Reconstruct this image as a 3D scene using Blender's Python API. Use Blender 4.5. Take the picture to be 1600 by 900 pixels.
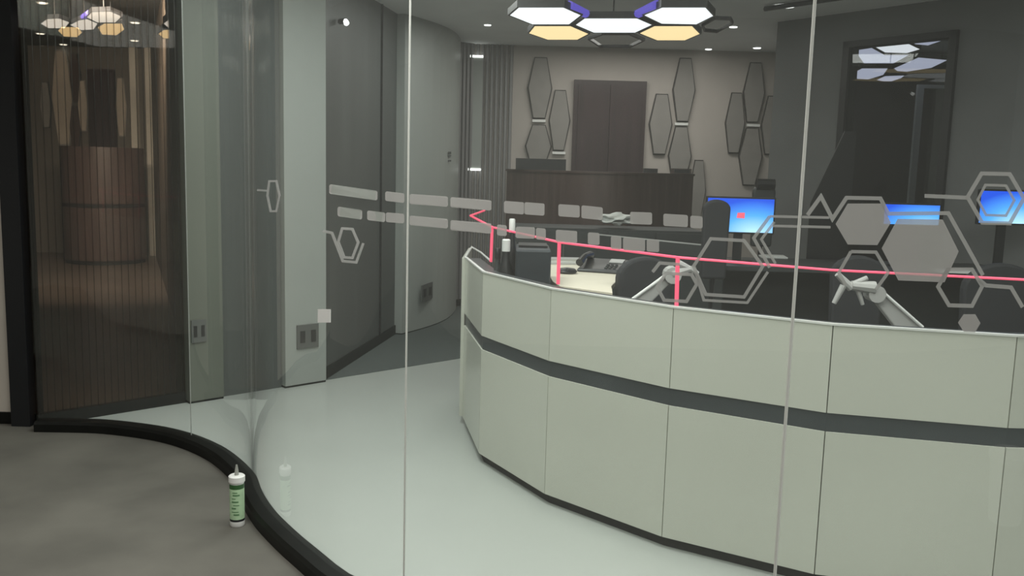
import bpy, bmesh, math, random
from mathutils import Vector, Matrix
random.seed(7)
S = bpy.context.scene
COL = S.collection
for o in list(bpy.data.objects): bpy.data.objects.remove(o)

# ------------------------------------------------------------------ camera
F = 1400.0
PITCH, ROLL = math.radians(7.73), math.radians(1.55)
CAMZ = 1.6
cam_data = bpy.data.cameras.new('camera'); cam = bpy.data.objects.new('camera', cam_data); COL.objects.link(cam)
CM = Matrix.Rotation(math.pi/2 - PITCH, 4, 'X') @ Matrix.Rotation(ROLL, 4, 'Z')
cam.matrix_world = Matrix.Translation((0, 0, CAMZ)) @ CM
cam_data.sensor_width = 36; cam_data.lens = F/1600*36; cam_data.clip_start = .05; cam_data.clip_end = 100
S.camera = cam
# ------------------------------------------------------------------ world, exposure, large lights
S.view_settings.view_transform = 'Standard'; S.view_settings.look = 'None'
S.view_settings.gamma = 1; S.view_settings.use_curve_mapping = False
S.view_settings.exposure = 0.0
w = bpy.data.worlds.new('world'); S.world = w; w.use_nodes = True
w.node_tree.nodes['Background'].inputs[0].default_value = (.8, .85, .85, 1)
w.node_tree.nodes['Background'].inputs[1].default_value = .30
def area(name, loc, size, energy, col=(1, .98, .94), rot=(0, 0, 0)):
    d = bpy.data.lights.new(name, 'AREA'); d.shape = 'RECTANGLE'; d.size, d.size_y = size
    d.energy = energy; d.color = col
    o = bpy.data.objects.new(name, d); o.location = loc; o.rotation_euler = rot; COL.objects.link(o); return o
area('reception_fill', (1.3, 3.2, 2.9), (3.4, 1.6), 82, (1, .985, .95))  # broad fill added under the ceiling, above the view
area('reception_fill', (-.9, 4.9, 2.9), (1.2, 1.0), 40, (.97, 1, .97))
area('recess_fill', (-.2, 7.4, 2.9), (.8, 1.2), 17, (1, 1, .97))  # fill added to brighten the curved pillar
area('back_light', (1.2, 9.2, 2.9), (2.0, .5), 26, (1, .95, .9))
area('lobby_fill', (-1.4, 2.4, 2.9), (2.0, 1.4), 60, (1, .97, .92))
area('lobby_fill', (2.0, -.4, 2.9), (3.0, 1.4), 105, (1, .97, .93))  # fill added on the lobby side to light the counter front
area('hall_fill', (-4.2, 9.0, 3.1), (1.8, .5), 165, (1, .95, .88), (math.radians(62), 0, .25)).data.spread = math.radians(110)  # fill added and tilted to brighten the hall back wall

# ------------------------------------------------------------------ pixel -> place helpers (photo measured at 1600x900)
def ray(x, y): return (CM.to_3x3() @ Vector(((x-800)/F, -(y-450)/F, -1))).normalized()
O = Vector((0, 0, CAMZ))
def PZ(x, y, z=0.0):
    r = ray(x, y); t = (z-CAMZ)/r.z; return O + r*t
def PY(x, y, d):
    r = ray(x, y); return O + r*(d/r.y)
def PV(x, y, A, B):                        # vertical plane through plan points A, B
    r = ray(x, y); n = Vector((-(B[1]-A[1]), B[0]-A[0], 0))
    t = n.dot(Vector((A[0], A[1], 0))-Vector((0, 0, 0)))/n.dot(r); return O + r*t

# ------------------------------------------------------------------ materials
def mat(name, col, rough=.6, metal=0, emit=None, estr=1, var=0, scale=8, spec=.5, bump=0, stretch=None):
    m = bpy.data.materials.new(name); m.use_nodes = True; nt = m.node_tree; b = nt.nodes['Principled BSDF']
    b.inputs['Base Color'].default_value = (*col, 1); b.inputs['Roughness'].default_value = rough
    b.inputs['Metallic'].default_value = metal; b.inputs['Specular IOR Level'].default_value = spec
    if emit: b.inputs['Emission Color'].default_value = (*emit, 1); b.inputs['Emission Strength'].default_value = estr
    if var or bump:
        tc = nt.nodes.new('ShaderNodeTexCoord'); mp = nt.nodes.new('ShaderNodeMapping'); n = nt.nodes.new('ShaderNodeTexNoise')
        n.inputs['Scale'].default_value = scale; n.inputs['Detail'].default_value = 6
        if stretch: mp.inputs['Scale'].default_value = stretch
        nt.links.new(tc.outputs['Object'], mp.inputs[0]); nt.links.new(mp.outputs[0], n.inputs['Vector'])
        if var:
            cr = nt.nodes.new('ShaderNodeValToRGB')
            cr.color_ramp.elements[0].position = .3; cr.color_ramp.elements[1].position = .7
            cr.color_ramp.elements[0].color = (*[c*(1-var) for c in col], 1)
            cr.color_ramp.elements[1].color = (*[min(1, c*(1+var)) for c in col], 1)
            nt.links.new(n.outputs['Fac'], cr.inputs[0]); nt.links.new(cr.outputs[0], b.inputs['Base Color'])
        if bump:
            bp = nt.nodes.new('ShaderNodeBump'); bp.inputs['Strength'].default_value = bump; bp.inputs['Distance'].default_value = .01
            nt.links.new(n.outputs['Fac'], bp.inputs['Height']); nt.links.new(bp.outputs[0], b.inputs['Normal'])
    return m
def glass_mat(name, tint, refl=1.0, rough=0.0, ior=1.5, haze=0.0):
    m = bpy.data.materials.new(name); m.use_nodes = True; nt = m.node_tree; nt.nodes.clear()
    out = nt.nodes.new('ShaderNodeOutputMaterial'); mix = nt.nodes.new('ShaderNodeMixShader')
    tr = nt.nodes.new('ShaderNodeBsdfTransparent'); tr.inputs[0].default_value = (*tint, 1)
    gl = nt.nodes.new('ShaderNodeBsdfGlossy'); gl.inputs['Roughness'].default_value = rough
    gl.inputs['Color'].default_value = (1, 1, 1, 1)
    ge = nt.nodes.new('ShaderNodeNewGeometry'); dt = nt.nodes.new('ShaderNodeVectorMath'); dt.operation = 'DOT_PRODUCT'
    nt.links.new(ge.outputs['Normal'], dt.inputs[0]); nt.links.new(ge.outputs['Incoming'], dt.inputs[1])
    def mth(op, a, b=None):
        n = nt.nodes.new('ShaderNodeMath'); n.operation = op
        for i, q in enumerate((a, b)):
            if q is None: continue
            if isinstance(q, (int, float)): n.inputs[i].default_value = q
            else: nt.links.new(q, n.inputs[i])
        return n.outputs[0]
    c = mth('ABSOLUTE', dt.outputs['Value']); c = mth('SUBTRACT', 1.0, c); c = mth('POWER', c, 5.0)
    f0 = ((ior-1)/(ior+1))**2
    c = mth('ADD', mth('MULTIPLY', c, 1-f0), f0)                     # Schlick
    c = mth('MINIMUM', mth('MULTIPLY', c, refl), .85)
    nt.links.new(c, mix.inputs[0])
    nt.links.new(tr.outputs[0], mix.inputs[1]); nt.links.new(gl.outputs[0], mix.inputs[2]); nt.links.new(mix.outputs[0], out.inputs[0])
    if haze:                                                          # pale diffuse layer standing in for the haze over the glass
        m2 = nt.nodes.new('ShaderNodeMixShader'); m2.inputs[0].default_value = haze; add = nt.nodes.new('ShaderNodeAddShader')
        df = nt.nodes.new('ShaderNodeBsdfDiffuse'); df.inputs[0].default_value = (.5, .52, .49, 1)
        tl = nt.nodes.new('ShaderNodeBsdfTranslucent'); tl.inputs[0].default_value = (.45, .48, .45, 1)
        nt.links.new(df.outputs[0], add.inputs[0]); nt.links.new(tl.outputs[0], add.inputs[1])
        nt.links.new(mix.outputs[0], m2.inputs[1]); nt.links.new(add.outputs[0], m2.inputs[2]); nt.links.new(m2.outputs[0], out.inputs[0])
    return m
def frost_mat(name, col, alpha):
    m = bpy.data.materials.new(name); m.use_nodes = True; nt = m.node_tree; nt.nodes.clear()
    out = nt.nodes.new('ShaderNodeOutputMaterial'); mix = nt.nodes.new('ShaderNodeMixShader'); mix.inputs[0].default_value = alpha
    tr = nt.nodes.new('ShaderNodeBsdfTransparent'); add = nt.nodes.new('ShaderNodeAddShader')
    df = nt.nodes.new('ShaderNodeBsdfDiffuse'); df.inputs[0].default_value = (*col, 1)
    tl = nt.nodes.new('ShaderNodeBsdfTranslucent'); tl.inputs[0].default_value = (*[c*.5 for c in col], 1)
    nt.links.new(df.outputs[0], add.inputs[0]); nt.links.new(tl.outputs[0], add.inputs[1])
    nt.links.new(tr.outputs[0], mix.inputs[1]); nt.links.new(add.outputs[0], mix.inputs[2]); nt.links.new(mix.outputs[0], out.inputs[0])
    return m
M = dict(
    concrete=mat('concrete', (.112, .108, .092), .75, var=.22, scale=2.2, bump=.05),
    whitefloor=mat('white_floor', (.42, .44, .415), .28, var=.03, scale=1.5, spec=.35),
    carpet=mat('dark_carpet', (.075, .088, .084), .9, var=.15, scale=20),
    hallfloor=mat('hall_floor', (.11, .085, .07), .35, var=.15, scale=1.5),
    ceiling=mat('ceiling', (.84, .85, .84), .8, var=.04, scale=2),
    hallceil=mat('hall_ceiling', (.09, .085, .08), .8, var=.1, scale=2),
    wallback=mat('back_wall', (.42, .38, .35), .7, var=.05, scale=2),
    wallright=mat('right_wall', (.16, .165, .165), .5, var=.08, scale=3),
    wallbeige=mat('beige_wall', (.55, .51, .45), .8, var=.03, scale=3),
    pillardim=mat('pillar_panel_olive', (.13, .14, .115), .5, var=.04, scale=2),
    darkwood=mat('dark_room', (.035, .03, .028), .6, var=.2, scale=4), lampdim=mat('lamp_dim', (.5, .5, .6), .5, emit=(.42, .44, .56), estr=1.15),  # lampdim: dulled glow for the mirrored lamp panels
    windowglass=glass_mat('dark_window_glass', (.72, .72, .74), 1.2),
    darkwall=mat('dark_wall', (.085, .092, .088), .5, var=.12, scale=4, stretch=(1, 1, .1)),
    flute=mat('fluted_cladding', (.20, .195, .195), .4, var=.15, scale=6, stretch=(6, 6, .1)),
    pillar=mat('pillar_panel', (.33, .35, .33), .45, var=.03, scale=2),
    panelwhite=mat('counter_panel', (.60, .605, .54), .22, var=.025, scale=1.5, spec=.4),
    band=mat('counter_band', (.06, .068, .074), .3, var=.1, scale=4),
    rim=mat('rim', (.75, .75, .73), .3), dark=mat('black_plastic', (.012, .013, .015), .35),
    darkgrey=mat('dark_grey_board', (.035, .04, .042), .5, var=.1, scale=5),
    curb=mat('black_curb', (.006, .0065, .0055), .5, var=.3, scale=10, spec=.25),
    joint=mat('joint', (.01, .01, .01), .8),
    seam=mat('silicone_seam', (.62, .64, .60), .35),
    brown=mat('brown_wood', (.075, .05, .045), .4, var=.25, scale=5, stretch=(4, 4, .3)),
    browndoor=mat('brown_door', (.035, .02, .022), .35, var=.25, scale=6, stretch=(6, 6, .2)),
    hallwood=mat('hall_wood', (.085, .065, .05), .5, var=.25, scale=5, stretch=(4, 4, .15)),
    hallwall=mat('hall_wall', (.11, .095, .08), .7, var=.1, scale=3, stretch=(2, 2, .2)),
    hexgrey=mat('hexagon_panel_grey', (.24, .225, .21), .7, var=.06, scale=12),
    hexedge=mat('hexagon_panel_edge', (.035, .032, .03), .6),
    worktop=mat('white_worktop', (.80, .74, .60), .35, var=.02, scale=4),
    white=mat('white_plastic', (.75, .76, .74), .35), greyplastic=mat('grey_plastic', (.42, .42, .41), .4, var=.04, scale=6),
    chair=mat('black_chair_fabric', (.02, .022, .026), .75, var=.2, scale=40),
    chrome=mat('chrome', (.6, .6, .6), .2, 1), socket=mat('socket_grey', (.10, .105, .10), .4),
    red=mat('red_light_tube', (.9, .1, .2), .4, emit=(1.0, .10, .17), estr=.68),
    lampw=mat('lamp_white', (.9, .9, .9), .5, emit=(.93, .95, 1), estr=1.15),
    lampy=mat('lamp_warm', (.9, .8, .6), .5, emit=(1, .74, .38), estr=1.1),
    lampd=mat('lamp_frame', (.02, .02, .022), .4), violet=mat('violet_strip', (.1, .08, .4), .5, emit=(.2, .14, 1), estr=.45),
    spot=mat('spot_light', (1, 1, 1), .5, emit=(1, 1, .97), estr=2.5),
    mirror=mat('black_mirror', (.006, .006, .007), .03, spec=1.0),
    glass=glass_mat('clear_glass', (.895, .945, .92), 1.25, haze=.034), fluteglass=glass_mat('dark_glass', (.74, .68, .62), .3),
    ribglass=glass_mat('rib_glass', (.62, .58, .54), .5, .2), lightglass=glass_mat('screen_glass', (.8, .85, .84), 1.5),
    frost=frost_mat('frosted_film', (.33, .325, .315), .60), frostb=frost_mat('frosted_film_outline', (.32, .32, .31), .55),
    label=mat('green_label', (.42, .60, .38), .45, var=.1, scale=30), labeld=mat('dark_green_label', (.03, .10, .03), .4),
    ink=mat('label_ink', (.10, .22, .10), .5), clear=mat('nozzle', (.30, .31, .28), .3), paper=mat('paper', (.6, .62, .6), .7),
)
def screen_mat():
    m = bpy.data.materials.new('monitor_picture'); m.use_nodes = True; nt = m.node_tree; b = nt.nodes['Principled BSDF']
    tc = nt.nodes.new('ShaderNodeTexCoord'); sp = nt.nodes.new('ShaderNodeSeparateXYZ'); n = nt.nodes.new('ShaderNodeTexNoise')
    gr = nt.nodes.new('ShaderNodeTexGradient'); gr.gradient_type = 'SPHERICAL'; mp = nt.nodes.new('ShaderNodeMapping')
    mp.inputs['Location'].default_value = (-.25, 0, .55); mp.inputs['Scale'].default_value = (2.6, 1, 4.2)
    cr = nt.nodes.new('ShaderNodeValToRGB'); e = cr.color_ramp.elements
    e[0].position = 0; e[0].color = (.005, .07, .65, 1); e[1].position = 1; e[1].color = (.55, .85, 1, 1)
    k = e.new(.45); k.color = (.08, .38, .95, 1)
    nt.links.new(tc.outputs['Object'], mp.inputs[0]); nt.links.new(mp.outputs[0], gr.inputs[0]); nt.links.new(gr.outputs[0], cr.inputs[0])
    nt.links.new(cr.outputs[0], b.inputs['Emission Color']); b.inputs['Emission Strength'].default_value = 1.45
    b.inputs['Base Color'].default_value = (.01, .02, .05, 1); b.inputs['Roughness'].default_value = .3
    return m
M['screen'] = screen_mat()
M['redlogo'] = mat('red_logo', (.8, .1, .1), .5, emit=(.9, .15, .25), estr=.8)

# ------------------------------------------------------------------ mesh helpers
class MB:
    def __init__(s): s.v = []; s.f = []
    def add(s, vs, fs):
        n = len(s.v); s.v += [tuple(v) for v in vs]; s.f += [tuple(i+n for i in f) for f in fs]; return s
    def prism(s, bot, top):                # two matching loops of points
        n = len(bot); return s.add(list(bot)+list(top), [tuple(range(n))[::-1], tuple(range(n, 2*n))] + [(i, (i+1) % n, n+(i+1) % n, n+i) for i in range(n)])
    def box(s, a, b):
        x0, y0, z0 = a; x1, y1, z1 = b
        return s.prism([(x0, y0, z0), (x1, y0, z0), (x1, y1, z0), (x0, y1, z0)], [(x0, y0, z1), (x1, y0, z1), (x1, y1, z1), (x0, y1, z1)])
    def slab(s, A, B, z0, z1, t):          # vertical slab along plan A->B, thickness t on its right hand side negative
        d = Vector((B[0]-A[0], B[1]-A[1])); n = Vector((-d.y, d.x)).normalized()*t
        pl = [(A[0], A[1]), (B[0], B[1]), (B[0]+n.x, B[1]+n.y), (A[0]+n.x, A[1]+n.y)]
        return s.prism([(x, y, z0) for x, y in pl], [(x, y, z1) for x, y in pl])
    def tube(s, pts, r, n=8, cap=True):
        pts = [Vector(p) for p in pts]; rings = []
        rr = r if isinstance(r, (list, tuple)) else [r]*len(pts)
        for i, p in enumerate(pts):
            d = (pts[min(i+1, len(pts)-1)]-pts[max(i-1, 0)]).normalized()
            up = Vector((0, 0, 1)) if abs(d.z) < .95 else Vector((1, 0, 0))
            a = d.cross(up).normalized(); b = a.cross(d)
            rings.append([p+(a*math.cos(2*math.pi*k/n)+b*math.sin(2*math.pi*k/n))*rr[i] for k in range(n)])
        vs = [v for r_ in rings for v in r_]; fs = []
        for i in range(len(pts)-1):
            for k in range(n): fs.append((i*n+k, i*n+(k+1) % n, (i+1)*n+(k+1) % n, (i+1)*n+k))
        if cap: fs += [tuple(range(n))[::-1], tuple((len(pts)-1)*n+k for k in range(n))]
        return s.add(vs, fs)
    def lathe(s, prof, c=(0, 0, 0), n=20):  # prof (r, z)
        return s.tube_z([(c[0], c[1], c[2]+z, r) for r, z in prof], n)
    def tube_z(s, L, n):
        vs = []; fs = []
        for x, y, z, r in L: vs += [(x+r*math.cos(2*math.pi*k/n), y+r*math.sin(2*math.pi*k/n), z) for k in range(n)]
        for i in range(len(L)-1):
            for k in range(n): fs.append((i*n+k, i*n+(k+1) % n, (i+1)*n+(k+1) % n, (i+1)*n+k))
        fs += [tuple(range(n))[::-1], tuple((len(L)-1)*n+k for k in range(n))]
        return s.add(vs, fs)
    def build(s, name, m, parent=None, bevel=0, smooth=False, kind=None, label=None):
        me = bpy.data.meshes.new(name); me.from_pydata(s.v, [], s.f)
        bm = bmesh.new(); bm.from_mesh(me); bmesh.ops.recalc_face_normals(bm, faces=bm.faces); bm.to_mesh(me); bm.free()
        me.materials.append(M[m] if isinstance(m, str) else m)
        if smooth: me.polygons.foreach_set('use_smooth', [True]*len(me.polygons))
        o = bpy.data.objects.new(name, me); COL.objects.link(o)
        if parent:
            o.parent = parent; o.matrix_parent_inverse = parent.matrix_world.inverted()
        if bevel:
            b = o.modifiers.new('bevel', 'BEVEL'); b.width = bevel; b.segments = 2; b.limit_method = 'ANGLE'
        if smooth:
            try: me.set_sharp_from_angle(angle=math.radians(40))
            except Exception: pass
        if kind: o['kind'] = kind
        if label: o['label'] = label
        return o
def thing(name, label, cat, loc=(0, 0, 0), rz=0, group=None, kind=None):
    o = bpy.data.objects.new(name, None); COL.objects.link(o); o.location = loc; o.rotation_euler = (0, 0, rz)
    o.matrix_world = Matrix.Translation(loc) @ Matrix.Rotation(rz, 4, 'Z')
    if kind: o['kind'] = kind
    if label: o['label'] = label
    if cat: o['category'] = cat
    if group: o['group'] = group
    return o
def local(parent, mb, name, m, **k):        # mesh given in parent's own coordinates
    o = mb.build(name, m, None, **k); o.parent = parent; return o
def copy_tree(o, parent=None):
    c = o.copy(); COL.objects.link(c)
    if parent: c.parent = parent
    for ch in [x for x in bpy.data.objects if x.parent == o]: copy_tree(ch, c)
    return c
def struct(mb, name, m, **k): return mb.build(name, m, kind='structure', **k)
def XY(v): return (v[0], v[1])

H = 2.93          # reception ceiling
HH = 3.3          # side hall ceiling

# ------------------------------------------------------------------ plan lines
foot = [(60, 655), (120, 656), (170, 658), (230, 665), (272, 673), (310, 685), (345, 702), (373, 724), (391, 745), (398, 765), (409, 785), (430, 811), (480, 856), (560, 912)]
G = [XY(PZ(x, y, .06)) for x, y in foot]
G += [(-.2, 3.02), (.19, 2.62), (.67, 2.14), (1.0, 1.82), (1.4, 1.5), (2.0, 1.1), (3.0, .7), (4.6, .4)]
def catmull(P, n=4):
    out = []
    for i in range(len(P)-1):
        p0, p1, p2, p3 = P[max(i-1, 0)], P[i], P[i+1], P[min(i+2, len(P)-1)]
        for k in range(n):
            t = k/n
            out.append(tuple(.5*((2*p1[j])+(-p0[j]+p2[j])*t+(2*p0[j]-5*p1[j]+4*p2[j]-p3[j])*t*t+(-p0[j]+3*p1[j]-3*p2[j]+p3[j])*t**3) for j in (0, 1)))
    return out+[tuple(P[-1])]
GC = catmull(G, 4)
def offset(P, d):
    out = []
    for i in range(len(P)):
        a, b = Vector(P[max(i-1, 0)]), Vector(P[min(i+1, len(P)-1)]); t = (b-a).normalized(); n = Vector((-t.y, t.x))
        out.append((P[i][0]+n.x*d, P[i][1]+n.y*d))
    return out
def Lw(x): return XY(PZ(x, 655-.161*(x-130), 0))       # foot of the left inner wall
S1, S2, S3 = XY(PZ(620, 520)), XY(PZ(705, 480)), (-.55, 10.2)
YB = 10.2

# ------------------------------------------------------------------ floors and ceilings
struct(MB().box((-5.2, -5.2, -.12), (5.2, 7.2, -.008)), 'floor', 'concrete')
inner = offset(GC, .0)
wf = [(x, y) for x, y in inner] + [(4.6, 5.8), (3.4, 8.3), (2.6, 10.15), Lw(720), Lw(505), Lw(290), Lw(62)]
struct(MB().prism([(x, y, -.006) for x, y in wf], [(x, y, 0) for x, y in wf]), 'floor', 'whitefloor')
# concrete top on the lobby side, flush with the white floor
lf = [(x, y) for x, y in offset(GC, -.0)] + [(5.2, .4), (5.2, -5.2), (-5.2, -5.2), (-5.2, 5.6), (-3.0, 5.6)]
struct(MB().prism([(x, y, -.007) for x, y in lf], [(x, y, 0.0) for x, y in lf]), 'floor', 'concrete')
cp = [Lw(505), Lw(720), (2.6, 10.15), (2.6, 10.3), (-.6, 10.3), S2, S1]
struct(MB().prism([(x, y, -.02) for x, y in cp], [(x, y, .004) for x, y in cp]), 'floor', 'carpet')
hf = [Lw(58), Lw(290), Lw(345), (-1.9, 8), (-3.0, 14.7), (-9.2, 14.7), (-8.2, 14.6)]
struct(MB().prism([(x, y, -.03) for x, y in hf], [(x, y, -.001) for x, y in hf]), 'floor', 'hallfloor')  # warm brown stands for concrete floor mirrored in the glass
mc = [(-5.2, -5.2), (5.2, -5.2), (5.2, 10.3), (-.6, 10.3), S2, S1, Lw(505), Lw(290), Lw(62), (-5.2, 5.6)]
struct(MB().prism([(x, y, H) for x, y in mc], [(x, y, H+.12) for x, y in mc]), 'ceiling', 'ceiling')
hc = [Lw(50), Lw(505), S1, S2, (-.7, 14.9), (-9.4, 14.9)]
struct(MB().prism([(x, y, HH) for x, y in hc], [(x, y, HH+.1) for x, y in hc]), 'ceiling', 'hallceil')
struct(MB().slab(Lw(50), Lw(505), H+.12, HH, .05), 'wall_left', 'hallceil')

# ------------------------------------------------------------------ walls
struct(MB().box((-.8, YB, 0), (3.3, YB+.15, H)), 'wall_back', 'wallback')
R0, R1, R2 = XY(PY(1215, 40, 8.2)), XY(PY(1600, 25, 6.5)), (5.2, 5.1)
R1 = (R0[0]+(R1[0]-R0[0]), R1[1])
R1 = R1
_q0, _q1 = PV(1322, 66, R0, R1), PV(1502, 28, R0, R1); ZT = min(_q0.z, H-.06)
struct(MB().slab(R0, XY(_q0), 0, H, .12), 'wall_right', 'wallright'); struct(MB().slab(XY(_q1), R1, 0, H, .12), 'wall_right', 'wallright')
struct(MB().slab(XY(_q0), XY(_q1), 0, .5, .12), 'wall_right', 'wallright'); struct(MB().slab(XY(_q0), XY(_q1), ZT, H, .12), 'wall_right', 'wallright')
struct(MB().box((3.35, 12.6, 0), (9.1, 12.7, H+.1)), 'wall_back', 'darkwood'); struct(MB().box((9, 4.5, 0), (9.1, 12.6, H+.1)), 'wall_right', 'darkwood')  # dark room added behind the opening to hold the mirrored lamp
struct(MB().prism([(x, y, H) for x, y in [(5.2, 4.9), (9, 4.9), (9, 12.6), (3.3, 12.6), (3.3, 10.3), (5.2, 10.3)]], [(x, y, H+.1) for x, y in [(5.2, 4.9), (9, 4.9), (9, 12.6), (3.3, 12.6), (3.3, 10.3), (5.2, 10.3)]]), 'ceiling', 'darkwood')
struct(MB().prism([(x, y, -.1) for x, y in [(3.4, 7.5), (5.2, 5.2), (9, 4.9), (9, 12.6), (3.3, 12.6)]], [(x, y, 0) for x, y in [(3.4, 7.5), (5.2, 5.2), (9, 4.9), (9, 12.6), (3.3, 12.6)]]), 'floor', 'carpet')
struct(MB().slab(R1, (5.2, 4.9), 0, H, .12), 'wall_right', 'wallright')
struct(MB().slab((R0[0]+.0, R0[1]), (R0[0]+.65, YB), 0, H, -.08), 'wall_right', 'wallright')
struct(MB().box((5.1, -5.2, 0), (5.2, 5.0, H)), 'wall_right', 'wallright')
struct(MB().box((-5.2, -5.3, 0), (5.2, -5.2, H)), 'wall_front', 'darkwall')
struct(MB().box((-5.3, -5.2, 0), (-5.2, 5.6, H)), 'wall_left', 'wallbeige')
J0, J1 = PZ(22, 664)[0], PZ(60, 660)[0]
YJ = PZ(40, 662)[1]
struct(MB().box((-5.2, YJ, 0), (J0, YJ+.12, H)), 'wall_left', 'wallbeige')
struct(MB().box((-5.2, YJ-.015, 0), (J0-.005, YJ, .07)), 'baseboard_left', 'curb')
struct(MB().box((J0, YJ-.06, 0), (J1, YJ+.10, H)), 'trim_1', 'dark')
# side wall running back behind the pillars, with its dark skirting and fluted cladding
def wall_line(P, z0, z1, t, name, m, **k):
    mb = MB()
    for a, b in zip(P[:-1], P[1:]): mb.slab(a, b, z0, z1, t)
    return struct(mb, name, m, **k)
side = [Lw(505), S1, S2, S3]
wall_line(side, 0, H, .08, 'wall_side', 'darkwall')
wall_line([(x+.012, y-.012) for x, y in side], 0.004, .09, .012, 'baseboard_side', 'curb')
# side hall shell, added to hold the scene reflected in the curved glass
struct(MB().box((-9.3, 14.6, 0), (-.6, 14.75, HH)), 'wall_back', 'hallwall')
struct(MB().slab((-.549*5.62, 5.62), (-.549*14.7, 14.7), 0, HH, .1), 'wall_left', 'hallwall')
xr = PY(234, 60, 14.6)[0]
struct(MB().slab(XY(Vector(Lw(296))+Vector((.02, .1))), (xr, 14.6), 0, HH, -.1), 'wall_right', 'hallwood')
struct(MB().slab(Lw(345), Lw(440), 0, HH, .05), 'wall_left', 'darkwall')

# ------------------------------------------------------------------ fluted dark glass screen at the left, with its ribs
A, B = Lw(58), Lw(290)
scr = thing('wall_fluted_glass', 'dark tinted fluted glass screen between the black post and the left pillar', None, (*A, 0), kind='structure')
MB().slab(A, B, .07, H, .012).build('glass_pane', 'fluteglass', scr)
MB().slab(A, B, 0, .07, .04).build('bottom_rail', 'curb', scr)
N = 22
rib_me = None
d = (Vector(B)-Vector(A)); u = d.normalized(); nn = Vector((-u.y, u.x))
for i in range(N):
    p = Vector(A)+d*((i+.5)/N)+nn*(-.012)
    if rib_me is None:
        r = MB().tube([(0, 0, .07), (0, 0, H)], .0028, 6).build('rib', 'ribglass'); rib_me = r.data
    else:
        r = bpy.data.objects.new('rib', rib_me); COL.objects.link(r)
    r.parent = scr; r.location = (p.x-A[0], p.y-A[1], 0)
# fluted cladding on the side wall near the back and the back wall's left end
def cladding(A, B, n, w, z0, z1, name, lab):
    t = thing(name, lab, None, (*A, 0), kind='structure')
    d = Vector(B)-Vector(A); u = d.normalized(); m_ = None
    for i in range(n):
        p = d*((i+.5)/n)
        if m_ is None:
            L = d.length/n*w
            o = MB().prism([(-L/2, 0, z0), (L/2, 0, z0), (L*.3, -.03, z0), (-L*.3, -.03, z0)], [(-L/2, 0, z1), (L/2, 0, z1), (L*.3, -.03, z1), (-L*.3, -.03, z1)]).build('batten', 'flute'); m_ = o.data
        else: o = bpy.data.objects.new('batten', m_); COL.objects.link(o)
        o.parent = t; o.location = (p.x, p.y, 0); o.rotation_euler = (0, 0, math.atan2(u.y, u.x))
    return t
cladding((S2[0]+.02, S2[1]+.02), (-.50, YB-.03), 4, .9, .09, H, 'wall_cladding', 'fluted grey cladding on the deep side wall')
xa, xb = PY(713, 100, YB)[0], PY(803, 100, YB)[0]
cladding((xa, YB), (xb, YB), 12, .8, .02, H, 'wall_cladding', 'fluted grey cladding left of the hexagon panels on the back wall')
# light mirror strip
p0, p1 = PY(735, 88, YB-.05), PY(751, 265, YB-.05)
t = thing('mirror_strip', 'narrow pale upright light strip on the fluted grey cladding of the back wall', 'strip', (p0.x, YB-.05, 0))
MB().box((p0.x, YB-.06, p1.z), (p1.x, YB-.03, p0.z)).build('strip_panel', 'pillar', t)
for zz in (p0.z, p1.z): MB().box((p0.x, YB-.07, zz-.012), (p1.x, YB-.03, zz+.012)).build('light_cap', 'spot', t)

# ------------------------------------------------------------------ pillars with sockets
def pillar(A, B, ztop, depth, label, sock=None, curved=False, m='pillar'):
    t = thing('pillar', label, 'pillar', (*A, 0))
    d = Vector(B)-Vector(A); u = d.normalized(); n = Vector((-u.y, u.x))
    if curved:
        N = 10; P = [Vector(A)+d*(i/N)-n*(math.sin(math.pi*i/N)*.12) for i in range(N+1)]
        Q = P+[P[-1]+n*depth, P[0]+n*depth]
    else: Q = [Vector(A), Vector(B), Vector(B)+n*depth, Vector(A)+n*depth]
    MB().prism([(q.x, q.y, .015) for q in Q], [(q.x, q.y, ztop) for q in Q]).build('shaft', m, t)
    Q2 = [q+(n*.006 if not curved else n*.006) for q in Q]
    MB().prism([(q.x, q.y, 0) for q in Q2], [(q.x, q.y, .015) for q in Q2]).build('skirting', 'curb', t)
    return t
def plate(cx, cy, w, h, A, B, label, m='socket', out=.012, off=0.0):
    c = PV(cx, cy, A, B); u = (Vector((B[0]-A[0], B[1]-A[1], 0))).normalized(); n = Vector((-u.y, u.x, 0)); dist = c.y
    c = c - n*off
    hw, hh = w*dist/F/2/max(.35, abs(u.x)), h*dist/F/2
    t = thing('wall_socket', label, 'socket', c)
    b = MB()
    P = [c-u*hw, c+u*hw, c+u*hw-n*out, c-u*hw-n*out]
    b.prism([(q.x, q.y, c.z-hh) for q in P], [(q.x, q.y, c.z+hh) for q in P]).build('cover_plate', m, t)
    for s in (-1, 1):
        q = [c+u*(s*hw*.5-hw*.22)-n*out, c+u*(s*hw*.5+hw*.22)-n*out, c+u*(s*hw*.5+hw*.22)-n*(out+.004), c+u*(s*hw*.5-hw*.22)-n*(out+.004)]
        MB().prism([(k.x, k.y, c.z-hh*.5) for k in q], [(k.x, k.y, c.z+hh*.5) for k in q]).build('socket_outlet', 'dark', t)
    return t
def lift(A, B, o=-.05):
    d = (Vector(B)-Vector(A)).normalized(); n = Vector((-d.y, d.x))*o
    return (A[0]+n.x, A[1]+n.y), (B[0]+n.x, B[1]+n.y)
Ca, Cb = lift(Lw(292), Lw(345)); Aa, Ab = lift(Lw(441), Lw(504))
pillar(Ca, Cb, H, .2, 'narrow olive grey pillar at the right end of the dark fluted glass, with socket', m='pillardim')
pillar(Aa, Ab, H, .2, 'tall pale green grey flat pillar left of the dark recess, socket near its foot')
Ba, Bb = XY(PZ(622, 523)), XY(PZ(707, 484))
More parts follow.
